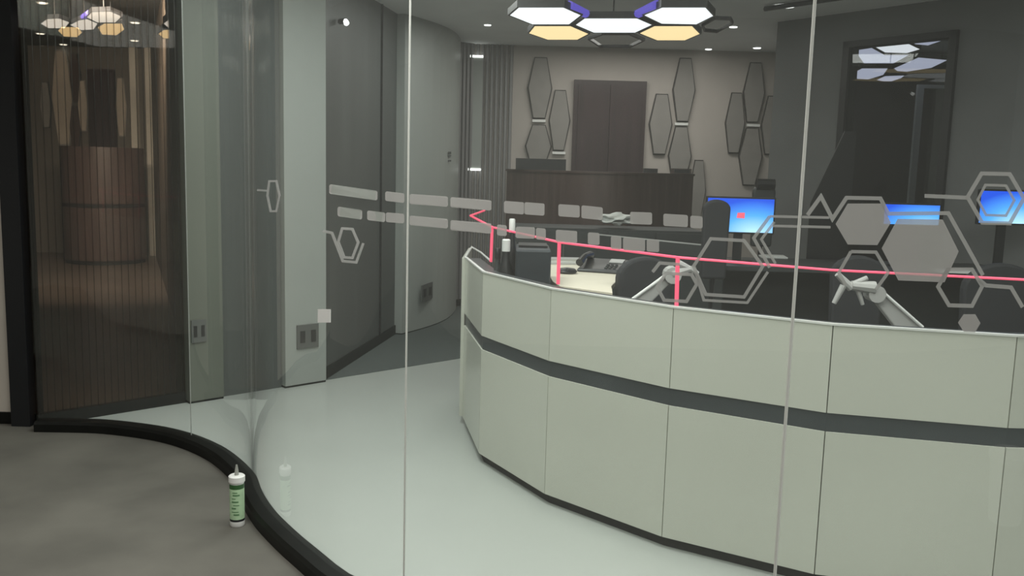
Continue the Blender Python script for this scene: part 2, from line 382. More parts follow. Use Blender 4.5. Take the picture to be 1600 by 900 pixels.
Ba, Bb = lift(Ba, Bb, -.04)
pillar(Ba, Bb, H, .25, 'wide pale curved pillar deepest in the recess, with lever handle and low socket', curved=True)
plate(310, 517, 18, 36, Ca, Cb, 'dark grey socket on the narrow pillar beside the fluted glass')
plate(480, 525, 28, 38, Aa, Ab, 'dark grey square socket low on the flat pillar left of the recess')
plate(651, 455, 17, 26, Ba, Bb, 'dark grey socket low on the curved pillar deep in the recess', off=.10)
c = PV(688, 243, Ba, Bb); 
t = thing('lever_handle', 'small dark lever handle on the wide curved pillar', 'handle', c)
MB().tube([c+Vector((-.05, -.11, .02)), c+Vector((.12, -.13, .03))], .012).build('lever', 'socket', t)
MB().tube([c+Vector((-.05, -.10, -.05)), c+Vector((.12, -.12, -.05))], .009).build('lower_bar', 'socket', t)
MB().tube([c+Vector((.1, .02, -.0)), c+Vector((.1, -.13, .0))], .014).build('spindle', 'socket', t)

# dark recess panel lines (wall panels between the pillars)
for x in (588,):
    a = Vector(Lw(505)).lerp(Vector(S1), (x-505)/115.)
    struct(MB().box((a.x-.01, a.y-.035, .09), (a.x+.01, a.y-.01, H)), 'trim_2', 'joint')

# ------------------------------------------------------------------ black curb under the glass
ci, co = offset(GC, .03), offset(GC, -.06)
mb = MB(); n = len(GC)
vs = []
for i in range(n): vs += [(ci[i][0], ci[i][1], 0), (ci[i][0], ci[i][1], .06), (co[i][0]*.2+ci[i][0]*.8, co[i][1]*.2+ci[i][1]*.8, .066), (co[i][0]*.85+ci[i][0]*.15, co[i][1]*.85+ci[i][1]*.15, .06), (co[i][0], co[i][1], .045), (co[i][0], co[i][1], 0)]
fs = []
for i in range(n-1):
    for k in range(6): fs.append((i*6+k, i*6+(k+1) % 6, (i+1)*6+(k+1) % 6, (i+1)*6+k))
fs += [tuple(range(6)), tuple((n-1)*6+k for k in range(6))]
struct(mb.add(vs, fs), 'baseboard_front', 'curb', smooth=True)

# ------------------------------------------------------------------ curved glass wall: panes, seams, frosted film
gw = thing('wall_glass', 'curved frameless clear glass wall on a black kerb', None, (*G[0], 0), kind='structure')
def glass_hit(x, y):
    r = ray(x, y); best = None
    for i in range(len(GC)-1):
        a, b = GC[i], GC[i+1]; dx, dy = b[0]-a[0], b[1]-a[1]
        den = r.x*dy-r.y*dx
        if abs(den) < 1e-9: continue
        t = (a[0]*dy-a[1]*dx)/den; s = ((a[0]*r.y-a[1]*r.x)/den)
        if -1e-6 <= s <= 1+1e-6 and t > 0 and (best is None or t < best[0]):
            nrm = Vector((dy, -dx, 0)).normalized()
            best = (t, i, s, nrm)
    if best is None: return None
    t, i, s, nrm = best
    if nrm.dot(r) > 0: nrm = -nrm
    return O+r*t, i, s, nrm
def arc_index(x, y):
    h = glass_hit(x, y); return h[1]+h[2]
cuts = [0, arc_index(298, 640), 36, arc_index(636, 450), arc_index(1242, 450), len(GC)-1]
cuts = [0, arc_index(298, 640), arc_index(636, 450), arc_index(1242, 450), len(GC)-1]
def pt(s):
    i = min(int(s), len(GC)-2); f = s-i; return Vector((GC[i][0]*(1-f)+GC[i+1][0]*f, GC[i][1]*(1-f)+GC[i+1][1]*f))
for a, b in zip(cuts[:-1], cuts[1:]):
    ss = [a]+[k for k in range(int(a)+1, int(math.ceil(b)))]+[b]
    P = [pt(s) for s in ss]
    vs = []; fs = []
    for p in P: vs += [(p.x, p.y, .055), (p.x, p.y, H)]
    for i in range(len(P)-1): fs.append((2*i, 2*i+2, 2*i+3, 2*i+1))
    MB().add(vs, fs).build('glass_pane', 'glass', gw, smooth=True)
for c, wd in zip(cuts[1:-1], (.0025, .0035, .0042)):
    p = pt(c); MB().tube([(p.x, p.y, .055), (p.x, p.y, H)], wd, 8).build('glass_seam', 'seam' if c > cuts[1] else 'pillar', gw)
def film(poly, m='frost', hole=None, name='frosted_film'):
    def G3(p, o):
        h = glass_hit(*p); q = h[0]+h[3]*o; return q
    b = MB()
    if hole is None:
        f = [G3(p, .0015) for p in poly]; k = [G3(p, .0003) for p in poly]; b.prism(k, f)
    else:
        n = len(poly); f = [G3(p, .0015) for p in poly]; g = [G3(p, .0015) for p in hole]
        f2 = [G3(p, .0003) for p in poly]; g2 = [G3(p, .0003) for p in hole]
        vs = f+g+f2+g2; fs = []
        for i in range(n):
            j = (i+1) % n
            fs += [(i, j, n+j, n+i), (2*n+i, 3*n+i, 3*n+j, 2*n+j), (i, 2*n+i, 2*n+j, j), (n+i, n+j, 3*n+j, 3*n+i)]
        b.add(vs, fs)
    return b.build(name, m, gw)
def stroke(pts, w, closed=False):          # film line of width w px along pts
    pts = [Vector(p) for p in pts]; n = len(pts); L = []; R = []
    for i in range(n):
        a = pts[(i-1) % n] if (closed or i > 0) else pts[i]; c = pts[(i+1) % n] if (closed or i < n-1) else pts[i]; p = pts[i]
        d1 = (p-a).normalized() if (p-a).length else (c-p).normalized(); d2 = (c-p).normalized() if (c-p).length else d1
        t = (d1+d2).normalized(); nn_ = Vector((-t.y, t.x)); k = w/2/max(.5, nn_.dot(Vector((-d1.y, d1.x))))
        L.append(p+nn_*k); R.append(p-nn_*k)
    if closed: film([tuple(p) for p in L], 'frostb', [tuple(p) for p in R], 'film_outline')
    else: film([tuple(p) for p in L]+[tuple(p) for p in reversed(R)], 'frostb', None, 'film_outline')
stroke([(421, 283), (432, 283), (437, 306), (432, 330), (423, 330), (418, 306)], 3, True)
stroke([(402, 297), (417, 298)], 3)
rects = [(515, 590, 288, 298, 15), (602, 632, 299, 302, 15), (640, 700, 303, 307, 16), (704, 768, 308, 313, 16), (788, 819, 314, 316, 19), (820, 851, 316, 318, 19), (873, 906, 319, 321, 19), (909, 942, 321, 324, 20),
         (985, 1019, 331, 332, 19), (1037, 1075, 334, 336, 19), (1079, 1098, 337, 338, 19),
         (528, 566, 323, 328, 15), (574, 602, 329, 332, 15), (603, 632, 332, 334, 15), (640, 700, 337, 342, 15), (704, 768, 344, 349, 16), (777, 792, 351, 352, 17), (806, 836, 354, 355, 18), (838, 853, 356, 357, 18), (869, 902, 359, 361, 19),
         (919, 937, 363, 364, 19), (955, 971, 369, 370, 20), (974, 1008, 371, 373, 20), (1011, 1030, 374, 375, 19)]
for x0, x1, ya, yb, h in rects:
    c = 2.0
    film([(x0, ya+c), (x0+c, ya), (x1-c, yb), (x1, yb+c), (x1, yb+h-c), (x1-c, yb+h), (x0+c, ya+h), (x0, ya+h-c)], name='film_block')
stroke([(535, 357), (551, 358), (560, 379), (551, 403), (538, 402), (529, 378)], 4, True)
stroke([(505, 361), (519, 364), (536, 408), (557, 410), (568, 380)], 4)
stroke([(1020, 425), (1031, 411), (1062, 413)], 5)
stroke([(1041, 427), (1081, 429), (1089, 444), (1073, 471), (1038, 469), (1027, 448)], 5, True)
stroke([(1090, 372), (1092, 420), (1108, 456), (1157, 462), (1192, 400)], 4) if False else None
stroke([(1111, 373), (1163, 376), (1192, 416), (1163, 464), (1103, 460), (1084, 416)], 5, True)
stroke([(1087, 425), (1100, 469), (1168, 473), (1200, 425)], 4)
stroke([(1203, 338), (1178, 372), (1203, 418)], 5)
stroke([(1210, 347), (1190, 374), (1212, 412)], 4)
stroke([(1203, 338), (1296, 340)], 4); stroke([(1208, 353), (1298, 355)], 4)
stroke([(1262, 336), (1283, 307), (1301, 342), (1323, 309), (1376, 310), (1388, 334), (1482, 333), (1536, 430)], 6)
film([(1325, 318), (1378, 318), (1392, 348), (1371, 383), (1325, 382), (1306, 350)])
film([(1403, 342), (1473, 343), (1498, 393), (1476, 441), (1404, 438), (1378, 388)])
stroke([(1330, 393), (1369, 394), (1388, 426), (1369, 452)], 5); stroke([(1330, 393), (1311, 426), (1322, 446)], 5)
stroke([(1481, 421), (1519, 421), (1535, 447), (1519, 478), (1483, 477), (1466, 448)], 6, True)
film([(1506, 491), (1524, 491), (1532, 505), (1524, 519), (1506, 518), (1497, 504)])
stroke([(1534, 271), (1578, 272), (1600, 310), (1578, 349), (1535, 348), (1512, 308)], 6, True)
stroke([(1540, 289), (1572, 290), (1585, 313), (1572, 337), (1541, 336), (1528, 312)], 4, True)
stroke([(1445, 306), (1512, 309)], 6)
stroke([(1530, 437), (1541, 446), (1580, 449), (1598, 480)], 6)
film([(497, 483), (517, 483), (517, 504), (497, 504)], 'white', None, 'white_square')  # small plain white square on the glass

# ------------------------------------------------------------------ reception counter
CT = 1.045
base_px = [(722, 662), (748, 722), (850, 787), (1033, 856)]
CP = [XY(PZ(x, y)) for x, y in base_px]
CP[0] = (CP[0][0], CP[0][1])
P4 = XY(PZ(1302, 506, CT)); P5 = XY(PZ(1590, 524, CT)); P6 = (P5[0]+.75, P5[1]+.02)
CP += [P4, P5, P6, (P6[0]+.6, P6[1]+.2)]
tip_back = XY(PZ(737, 386, CT))
rc = thing('reception_counter', 'large pale faceted curved reception counter with a dark grey band', 'counter', (*CP[2], 0))
ctops = [CT]*len(CP)
for i, (a, b) in enumerate(zip(CP[:-1], CP[1:])):
    d = (Vector(b)-Vector(a)); u = d.normalized()*.0022
    a2, b2 = (a[0]+u.x, a[1]+u.y), (b[0]-u.x, b[1]-u.y)
    MB().slab(a2, b2, .05, .625, .02).build('lower_panel', 'panelwhite', rc)
    MB().slab(a2, b2, .70, CT-.006, .02).build('upper_panel', 'panelwhite', rc)
def line_slab(P, z0, z1, o0, o1, name, m):
    a, b = offset(P, o0), offset(P, o1); n = len(P); vs = []; fs = []
    for i in range(n): vs += [(*a[i], z0), (*a[i], z1), (*b[i], z1), (*b[i], z0)]
    for i in range(n-1):
        for k in range(4): fs.append((4*i+k, 4*i+(k+1) % 4, 4*(i+1)+(k+1) % 4, 4*(i+1)+k))
    fs += [(0, 1, 2, 3), tuple(4*(n-1)+k for k in range(4))]
    return MB().add(vs, fs).build(name, m, rc)
line_slab(CP, .625, .70, .008, .02, 'dark_band', 'band')
line_slab(CP, 0.0, .05, .03, .06, 'plinth', 'joint')
line_slab(CP, .05, CT-.03, .021, .05, 'carcass', 'joint')
line_slab(CP, CT-.006, CT+.002, -.004, .012, 'top_rim', 'rim')
line_slab(CP, CT-.03, CT-.006, .02, .09, 'inner_ledge', 'darkgrey')
MB().tube([(*CP[0], CT), (*tip_back, CT)], .007, 6).build('end_rim', 'rim', rc)
a, b = CP[0], tip_back
MB().slab(b, a, .05, CT-.006, -.02).build('end_panel', 'panelwhite', rc)
MB().tube([(*tip_back, CT), PZ(752, 395, CT), PZ(768, 409, CT)], .006, 6).build('inner_rim', 'rim', rc)
line_slab(CP, .72, .75, .09, .55, 'inner_desktop', 'darkgrey')
# white worktop piece standing behind the rim
wt = [PZ(x, y, .99) for x, y in [(856, 411), (905, 405), (995, 409), (1003, 413), (1000, 425), (966, 436), (955, 447), (957, 458), (875, 447), (864, 440), (857, 428)]]
wk = thing('desk', 'cream white worktop behind the counter under the black telephone', 'desk', (wt[0].x, wt[0].y, 0))
MB().prism([(p.x, p.y, .965) for p in wt], [(p.x, p.y, .99) for p in wt]).build('worktop', 'worktop', wk)
for p in (wt[1], wt[2], wt[9], wt[6]):
    q = p.lerp(sum(wt, Vector())/len(wt), .2); MB().box((q.x-.02, q.y-.02, 0), (q.x+.02, q.y+.02, .965)).build('leg', 'darkgrey', wk)
# red rail
rail_px = [(735, 337), (770, 357), (872, 377), (1058, 401), (1300, 421), (1593, 437)]
RP = []
off = offset(CP, .03)
for (x, y), c in zip(rail_px, [0, 1, 2, 3, 4, 5]):
    pass
rl = thing('rail', 'thin glowing red rail on short posts along the counter top', 'rail', (*CP[2], CT))
posts = [((767, 409), 357), ((872, 444), 377), ((1057, 478), 401)]
RT = []
for (x, y), yt in posts:
    b = PZ(x, y, CT); r = ray(x+2, yt); t = b.y/r.y; RT.append(O+r*t); MB().tube([b, RT[-1]], .0085, 8).build('post', 'red', rl)
zt = sum(p.z for p in RT)/3
RT = [Vector((p.x, p.y, zt)) for p in RT]
e0 = PZ(735, 337, zt); e00 = PZ(757, 329, zt)
MB().tube([e00, e0, RT[0]], .0075, 8).build('tube', 'red', rl)
MB().tube([RT[0], RT[1], RT[2], PZ(1300, 422, zt), PZ(1600, 437, zt), PZ(1800, 446, zt)], [.006, .006, .0055, .0045, .0045, .0045], 8).build('tube', 'red', rl)

# ------------------------------------------------------------------ sealant cartridge on the concrete floor
c = PZ(371, 820); t = thing('sealant_cartridge', 'white and green sealant cartridge standing upright beside the black kerb', 'cartridge', (c.x, c.y, 0), rz=.1)
R_ = .032
local(t, MB().lathe([(R_*.93, 0), (R_, .004), (R_, .024)], n=24), 'bottom_cap', 'white', smooth=True)
local(t, MB().lathe([(R_*1.0, .024), (R_*1.0, .034)], n=24), 'black_band', 'dark', smooth=True)
local(t, MB().lathe([(R_*.99, .034), (R_*.99, .172)], n=24), 'green_label', 'label', smooth=True)
local(t, MB().lathe([(R_*1.0, .172), (R_*1.0, .192)], n=24), 'dark_green_band', 'labeld', smooth=True)
local(t, MB().lathe([(R_*.97, .192), (R_*.97, .20), (R_*1.1, .201), (R_*1.1, .225), (R_*.95, .229)], n=24), 'top_cap', 'white', smooth=True)
local(t, MB().lathe([(.010, .229), (.008, .25), (.004, .275)], n=12), 'nozzle', 'clear', smooth=True)
for i, (z, w_) in enumerate([(.155, .022), (.142, .03), (.128, .018), (.112, .03), (.098, .026), (.083, .02), (.068, .03), (.054, .024)]):
    vs = []; fs = []
    for k in range(6):
        a_ = -math.pi/2-.1-w_*16+w_*32*k/5+.2*math.sin(i*2.1); rr = R_*1.004
        vs += [(rr*math.cos(a_), rr*math.sin(a_), z), (rr*math.cos(a_), rr*math.sin(a_), z+.004+.003*(i % 2))]
    for k in range(5): fs.append((2*k, 2*k+2, 2*k+3, 2*k+1))
    local(t, MB().add(vs, fs), 'label_print', 'ink')

# ------------------------------------------------------------------ hexagon ceiling lamps
def inflate(P, k):
    c = sum(P, Vector())/len(P); return [c+(p-c)*k for p in P]
def hexlamp(polys, z, label, extra=(), strips=(), ztop=H, group=None):
    P0 = [PZ(x, y, z) for x, y in polys[0][0]]
    t = thing('hexagon_lamp', label, 'ceiling lamp', (P0[0].x, P0[0].y, ztop), group=group)
    up = Vector((0, 0, .045))
    for poly, m in polys:
        P = [PZ(x, y, z) for x, y in poly]; Q = inflate(P, 1.07)
        MB().prism(P, [p+Vector((0, 0, .03)) for p in inflate(P, 1.0)]).build('diffuser', m, t)
        b = MB(); n = len(P); vs = inflate(P, 1.005)+Q+[q+up for q in Q]+[q+up for q in P]; fs = []
        for i in range(n):
            j = (i+1) % n
            for k in range(3): fs.append((k*n+i, k*n+j, (k+1)*n+j, (k+1)*n+i))
        fs.append(tuple(3*n+i for i in range(n)))
        b.add(vs, fs).build('frame', 'lampd', t)
        c_ = sum(P, Vector())/n
        MB().tube([c_+Vector((0, 0, .06)), Vector((c_.x, c_.y, ztop))], .006, 6).build('hanging_rod', 'lampd', t)
    for poly in extra:
        P = [PZ(x, y, z) for x, y in poly]; Q = inflate(P, .9); n = len(P)
        vs = P+Q+[p+up*.5 for p in P]+[q+up*.5 for q in Q]; fs = []
        for i in range(n):
            j = (i+1) % n; fs += [(i, j, n+j, n+i), (2*n+i, 3*n+i, 3*n+j, 2*n+j), (i, 2*n+i, 2*n+j, j), (n+i, n+j, 3*n+j, 3*n+i)]
        MB().add(vs, fs).build('empty_frame', 'lampd', t)
    for a_, b_ in strips:
        A_, B_ = PZ(*a_, z+.03), PZ(*b_, z+.03); MB().tube([A_, B_], .03, 8).build('violet_light_strip', 'violet', t)
    return t
main_polys = [([(797, 24), (811, 12), (880, 12), (907, 24), (889, 38), (832, 38)], 'lampw'),
    ([(900, 39), (914, 29), (995, 29), (1018, 39), (992, 51), (928, 51)], 'lampw'),
    ([(1007, 24), (1035, 12), (1102, 12), (1114, 25), (1088, 38), (1034, 37)], 'lampw'),
    ([(827, 52), (836, 41), (891, 41), (919, 53), (902, 62), (856, 62)], 'lampy'),
    ([(1000, 52), (1023, 41), (1081, 41), (1093, 53), (1070, 63), (1027, 63)], 'lampy')]
hexlamp(main_polys, 2.62, 'large hexagon cluster ceiling lamp of white and warm panels above the counter',
    extra=[[(918, 62), (940, 54), (985, 54), (1008, 64), (985, 75), (938, 75)], [(1096, 42), (1117, 30), (1142, 31), (1146, 38), (1120, 52), (1100, 50)]],
    strips=[((889, 8), (926, 27)), ((988, 26), (1026, 7))])
hexlamp([([(64, 37), (74, 30), (92, 29), (108, 35), (101, 44), (76, 44)], 'lampw'),
    ([(110, 39), (124, 32), (136, 30), (152, 37), (146, 46), (126, 47)], 'lampw'),
    ([(136, 27), (144, 19), (172, 18), (190, 26), (180, 35), (152, 35)], 'lampw'),
    ([(91, 48), (97, 42), (122, 43), (128, 51), (120, 58), (100, 57)], 'lampy'),
    ([(153, 43), (163, 37), (190, 37), (194, 46), (182, 55), (160, 54)], 'lampy')], 3.0,
    'small hexagon cluster lamp added behind the dark fluted glass as a reflection', strips=[((126, 30), (140, 20))], ztop=HH)  # lamp added as the image mirrored in the curved glass
hexlamp([([(256, 37), (264, 31), (296, 30), (306, 38), (294, 45), (264, 44)], 'lampw'), ([(248, 53), (256, 47), (296, 46), (306, 52), (294, 60), (256, 60)], 'lampy')], 2.5,
    'pair of hexagon lamp panels added as a reflection, half hidden by the narrow pillar', ztop=HH)  # panels added as a partial lamp reflection

# ------------------------------------------------------------------ downlights
def downlight(x, y, z, r, label, group=None, e='spot'):
    c = PZ(x, y, z); t = thing('downlight', label, 'ceiling light', c, group=group)
    local(t, MB().lathe([(r, -.012), (r, 0)], n=14), 'lens', e)
    local(t, MB().lathe([(r*1.35, -.006), (r*1.35, -.001)], n=14), 'trim_ring', 'white')
for x, y, r, lb in [(762, 38, .032, 'small round ceiling spot left of the hexagon lamp'), (811, 73, .035, 'small ceiling spot above the leftmost hexagon wall panels'),
        (1146, 41, .036, 'small ceiling spot just right of the hexagon lamp'), (1107, 76, .035, 'small ceiling spot above the panels right of the brown door'),
        (1183, 74, .04, 'small ceiling spot near the grey wall corner'), 
        (1226, 8, .085, 'large bright ceiling spot above the grey wall corner')]:
    downlight(x, y, H, r, lb)
for x, y, r, lb in [(66, 4, .05, 'topmost spot over the side hall behind fluted glass'), (211, 35, .05, 'upper spot right of the small hexagon lamp'), (210, 63, .05, 'lower spot right of the small hexagon lamp'),
        (63, 52, .05, 'small spot under the left end of the small hexagon lamp'), (99, 69, .05, 'dim spot in front of the side hall back wall'), (68, 72, .05, 'faint spot at the left of the side hall back wall')]:  # these spots belong to the added, mirrored hall
    downlight(x, y, HH, r, lb)
c = PV(527, 34, Lw(505), S1)+Vector((.07, -.05, 0))  # small glowing lamp added in place of a reflected spot
t = thing('reflected_spot', 'lone reflected spot, added as a small lamp high on the recess wall', 'wall light', c)
local(t, MB().tube([(0, 0, 0), (.012, -.03, -.02)], [.017, .02], 12), 'lens', 'spot'); local(t, MB().tube([(-.05, .04, .0), (0, 0, 0)], .02, 10), 'bracket', 'lampd')
# black track with the large spot
p = [PZ(x, y, H-.03) for x, y in [(1195, 14), (1330, -6)]]
t = thing('track_rail', 'dark ceiling track beside the large bright spot', 'track', p[0]); MB().tube([p[0], p[1]], .02, 6).build('rail', 'lampd', t)

# ------------------------------------------------------------------ back wall: door, hexagon wall panels
a_, b_ = PY(897, 125, YB), PY(1010, 125, YB)
dr = thing('door_1', 'dark brown flat door in the back wall', None, (a_.x, YB, 0), kind='structure')
MB().box((a_.x, YB-.06, 0), (b_.x, YB-.002, a_.z)).build('door_frame', 'browndoor', dr)
MB().box((a_.x+.05, YB-.075, 0.01), ((a_.x+b_.x)/2-.003, YB-.06, a_.z-.05)).build('door_leaf', 'browndoor', dr)
MB().box(((a_.x+b_.x)/2+.003, YB-.075, 0.01), (b_.x-.05, YB-.06, a_.z-.05)).build('door_leaf', 'browndoor', dr)
def wallhex(x0, x1, y0, y1, Y, label, m='hexgrey', group='elongated hexagon panels on the back wall', edge='hexedge', nar=.30, plane=None, slit=True):
    f = (lambda x, y: PV(x, y, *plane)) if plane else (lambda x, y: PY(x, y, Y))
    c = f((x0+x1)/2, (y0+y1)/2); L, R = f(x0, (y0+y1)/2), f(x1, (y0+y1)/2); T, Bm = f((x0+x1)/2, y0), f((x0+x1)/2, y1)
    u = (R-L)/2; u.z = 0; hz = (T.z-Bm.z)/2
    out = Vector((u.y, -u.x, 0)).normalized()
    if out.dot(c-O) > 0: out = -out
    t = thing('hexagon_wall_panel', label, 'wall panel', c, group=None)
    def loop(k, o, s=1):
        return [c+out*o+u*a*s+Vector((0, 0, hz*b*s)) for a, b in ((-1, 0), (-k, 1), (k, 1), (1, 0), (k, -1), (-k, -1))]
    MB().prism(loop(.5, .001), loop(.5, .03)).build('edge_frame', edge, t)
    lp = [c+out*.03+u*a*.9+Vector((0, 0, hz*.965*b)) for a, b in ((-1, 0), (-.5, 1), (.5, 1), (1, 0), (.5, -1), (-.5, -1))]
    MB().prism(lp, [q+out*.018 for q in lp]).build('face_board', m, t)
    return t
for x0, x1, y0, y1, lb in [(824, 863, 90, 186, 'tall hexagon wall panel high at the left end of the back wall'), (857, 891, 141, 236, 'hexagon wall panel nearest the brown door on its left'),
        (820, 862, 195, 262, 'low hexagon wall panel partly behind the brown counter, left group'), (1013, 1050, 147, 242, 'hexagon wall panel nearest the brown door on its right'),
        (1050, 1086, 91, 191, 'tall hexagon wall panel highest right of the brown door'), (1043, 1080, 198, 290, 'brownish hexagon wall panel below the tall one right of the door'),
        (1076, 1102, 250, 345, 'slim hexagon wall panel just right of the brown counter end'), (1132, 1163, 145, 240, 'hexagon wall panel at the left of the right group'),
        (1160, 1194, 98, 192, 'highest hexagon wall panel in the right group'), (1153, 1190, 200, 290, 'lowest hexagon wall panel above the blue monitor'),
        (1188, 1222, 150, 242, 'hexagon wall panel cut off by the grey wall corner')]:
    wallhex(x0, x1, y0, y1, YB, lb)
for x, y, wd, lb in [(842, 189, 20, 'small white light slit between the left hexagon panels'), (873, 239, 20, 'small white light slit left of the brown door'), (1064, 194, 20, 'small white light slit right of the brown door'), (1176, 196, 20, 'small white light slit in the right hexagon group')]:
    c = PY(x, y, YB); h = wd/2*YB/F; o = MB().box((c.x-h, YB-.04, c.z-.014), (c.x+h, YB-.001, c.z+.014)).build('light_slit', 'rim'); o['label'] = lb; o['category'] = 'wall light'

# right wall: black glossy panel with frame, opened up to hold its mirrored lamp
def RW(x, y): return PV(x, y, R0, R1)
q = [RW(1322, 66), RW(1502, 28), RW(1492, 420), RW(1306, 400)]
un = Vector((R1[0]-R0[0], R1[1]-R0[1], 0)).normalized(); no = Vector((un.y, -un.x, 0))
zt_ = q[0].z; x0_, x1_ = q[0], q[1]
mp = thing('window_1', 'large dark glazed opening with black frame in the grey right wall', None, (x0_.x, x0_.y, .5), kind='structure')
def rwbox(a, b, z0, z1, o0, o1, name, m, par):
    P = [a+no*o0, b+no*o0, b+no*o1, a+no*o1]; return MB().prism([(p.x, p.y, z0) for p in P], [(p.x, p.y, z1) for p in P]).build(name, m, par)
g_ = [x0_+no*.01, x1_+no*.01]
MB().add([(g_[0].x, g_[0].y, .5), (g_[1].x, g_[1].y, .5), (g_[1].x, g_[1].y, ZT), (g_[0].x, g_[0].y, ZT)], [(0, 1, 2, 3)]).build('glass_pane', 'windowglass', mp)
for a_, b_ in ((x0_, x0_+un*.06), (x1_-un*.06, x1_)): rwbox(a_, b_, .5, ZT, -.10, .04, 'frame_side', 'lampd', mp)
rwbox(x0_, x1_, ZT-.05, ZT, -.10, .04, 'frame_top', 'lampd', mp); rwbox(x0_, x1_, .5, .56, -.10, .04, 'frame_bottom', 'lampd', mp)
YF = 10.5
l0, l1 = PY(1440, 132, YF), PY(1432, 305, YF)
df = thing('door_frame', 'pale door frame edge seen inside the dark glazed opening', 'door frame', (l0.x, YF, 0))
MB().box((l0.x-.035, YF, 0), (l0.x+.035, YF+.05, l0.z)).build('jamb', 'pillar', df)
MB().box((l0.x+.035, YF, l0.z-.04), (l0.x+.42, YF+.05, l0.z)).build('lintel', 'pillar', df)
MB().box((l0.x+.38, YF, 0), (l0.x+.42, YF+.05, l0.z-.04)).build('jamb', 'hallwood', df)
hexlamp([([(1367, 73), (1383, 68), (1420, 69), (1437, 77), (1417, 83), (1383, 82)], 'lampw'),  # lamp cluster added in place of a mirror image
    ([(1422, 63), (1437, 56), (1482, 50), (1470, 64), (1450, 71), (1430, 69)], 'lampdim'),
    ([(1336, 79), (1362, 75), (1382, 86), (1420, 86), (1396, 99), (1350, 99)], 'lampdim'),
    ([(1397, 107), (1435, 90), (1480, 94), (1455, 106), (1417, 112), (1402, 111)], 'lampdim'),
    ([(1326, 118), (1347, 107), (1387, 107), (1380, 117), (1357, 124), (1337, 123)], 'lampdim'),
    ([(1370, 125), (1383, 119), (1413, 118), (1408, 122), (1393, 127), (1380, 127)], 'lampdim')], 2.85,
    'bluish hexagon cluster lamp added behind the dark glazed opening as a reflection')
k_ = [PY(1320, 205, 6.75), PY(1266, 318, 6.75), PY(1330, 318, 6.75)]  # flat dark shape added for a silhouette reflected in the panel
zf_ = 0
bd = thing('silhouette', 'tall dark pointed board added as a reflection beside the dark glazed opening', 'silhouette', (k_[1].x, 6.75, 0))
L_ = [(k_[0].x, 6.75, k_[0].z), (k_[0].x-.10, 6.75, k_[0].z-.25), (k_[1].x, 6.75, k_[1].z), (k_[1].x, 6.75, 0), (k_[2].x, 6.75, 0), (k_[2].x, 6.75, k_[0].z)]
MB().prism(L_, [(x, y+.008, z) for x, y, z in L_]).build('panel', 'dark', bd)
MB().box((k_[1].x, 6.65, 0), (k_[2].x, 6.75, .03)).build('foot', 'dark', bd)

# ------------------------------------------------------------------ brown curved counter in the back
bt = PY(940, 268, 8.6).z
arc = []
for i in range(15):
    x = 792+(1084-792)*i/14; yy = 8.9-.75*math.sin(math.pi*(i/14)*.9+.1); p = PY(x, 270, yy); arc.append((p.x, p.y))
bc = thing('reception_counter', 'dark brown curved counter in front of the back wall door', 'counter', (*arc[7], 0))
def arcwall(P, z0, z1, th, name, m, par, o0=0):
    a, b = offset(P, o0), offset(P, o0+th); n = len(P); vs = []; fs = []
    for i in range(n): vs += [(*a[i], z0), (*a[i], z1), (*b[i], z1), (*b[i], z0)]
    for i in range(n-1):
        for k in range(4): fs.append((4*i+k, 4*i+(k+1) % 4, 4*(i+1)+(k+1) % 4, 4*(i+1)+k))
    fs += [(0, 1, 2, 3), tuple(4*(n-1)+k for k in range(4))]
    return MB().add(vs, fs).build(name, m, par, smooth=True)
arcwall(arc, .05, bt-.02, .04, 'front_panel', 'brown', bc); arcwall(arc, bt-.02, bt, .30, 'top_board', 'brown', bc, -.015); arcwall(arc, 0, .05, .03, 'plinth', 'joint', bc, .02)
MB().box((arc[-1][0]-.03, arc[-1][1], .05), (arc[-1][0], arc[-1][1]+.35, bt-.02)).build('end_panel', 'brown', bc)
for x0, x1, y0, y1, nm, lb, m_ in [(806, 884, 247, 262, 'monitor', 'low black monitor back standing on the brown counter, left end', 'lampd'), (1006, 1027, 263, 271, 'box', 'small dark box on the right part of the brown counter', 'lampd'), (1050, 1080, 263, 271, 'box', 'second small dark box at the right end of the brown counter', 'brown')]:
    p_, q_ = PY(x0, y0, 8.62), PY(x1, y1, 8.62)
    t = thing(nm, lb, nm, ((p_.x+q_.x)/2, 8.62, bt)); MB().box((p_.x, 8.6, bt+.0), (q_.x, 8.66, p_.z)).build('case', m_, t)
    MB().box((p_.x+.02, 8.595, bt+.008), (q_.x-.02, 8.6, p_.z-.008)).build('face_plate', 'dark', t)

# side hall added for a reflection: curved brown desk, door, hexagon panels, light edges
darc = []
cx, rad = PY(139, 410, 13)[0], .60
for i in range(21):
    a_ = math.pi*(1+i/20); darc.append((cx+rad*math.cos(a_), 13.6+rad*math.sin(a_)))
zt2 = PY(139, 229, 13).z
zb2 = PY(139, 322, 13).z
hd = thing('reception_counter', 'tall round brown desk added behind the dark fluted glass as a reflection', 'counter', (cx, 13.6, 0))
arcwall(darc, .06, zb2-.03, .03, 'lower_panel', 'brown', hd); arcwall(darc, zb2-.03, zb2+.03, .02, 'dark_band', 'joint', hd, .012); arcwall(darc, zb2+.03, zt2-.03, .03, 'upper_panel', 'brown', hd)
arcwall(darc, 0, .06, .02, 'plinth', 'joint', hd, .02); MB().prism([(x, y, zt2-.03) for x, y in darc], [(x, y, zt2) for x, y in darc]).build('top_board', 'brown', hd)
a_, b_ = PY(139, 108, 14.6), PY(180, 108, 14.6)
dr = thing('door_2', 'dark brown door beyond the round desk in the side hall', None, (a_.x, 14.6, 0), kind='structure')
MB().box((a_.x, 14.54, 0), (b_.x, 14.598, a_.z)).build('door_frame', 'browndoor', dr)
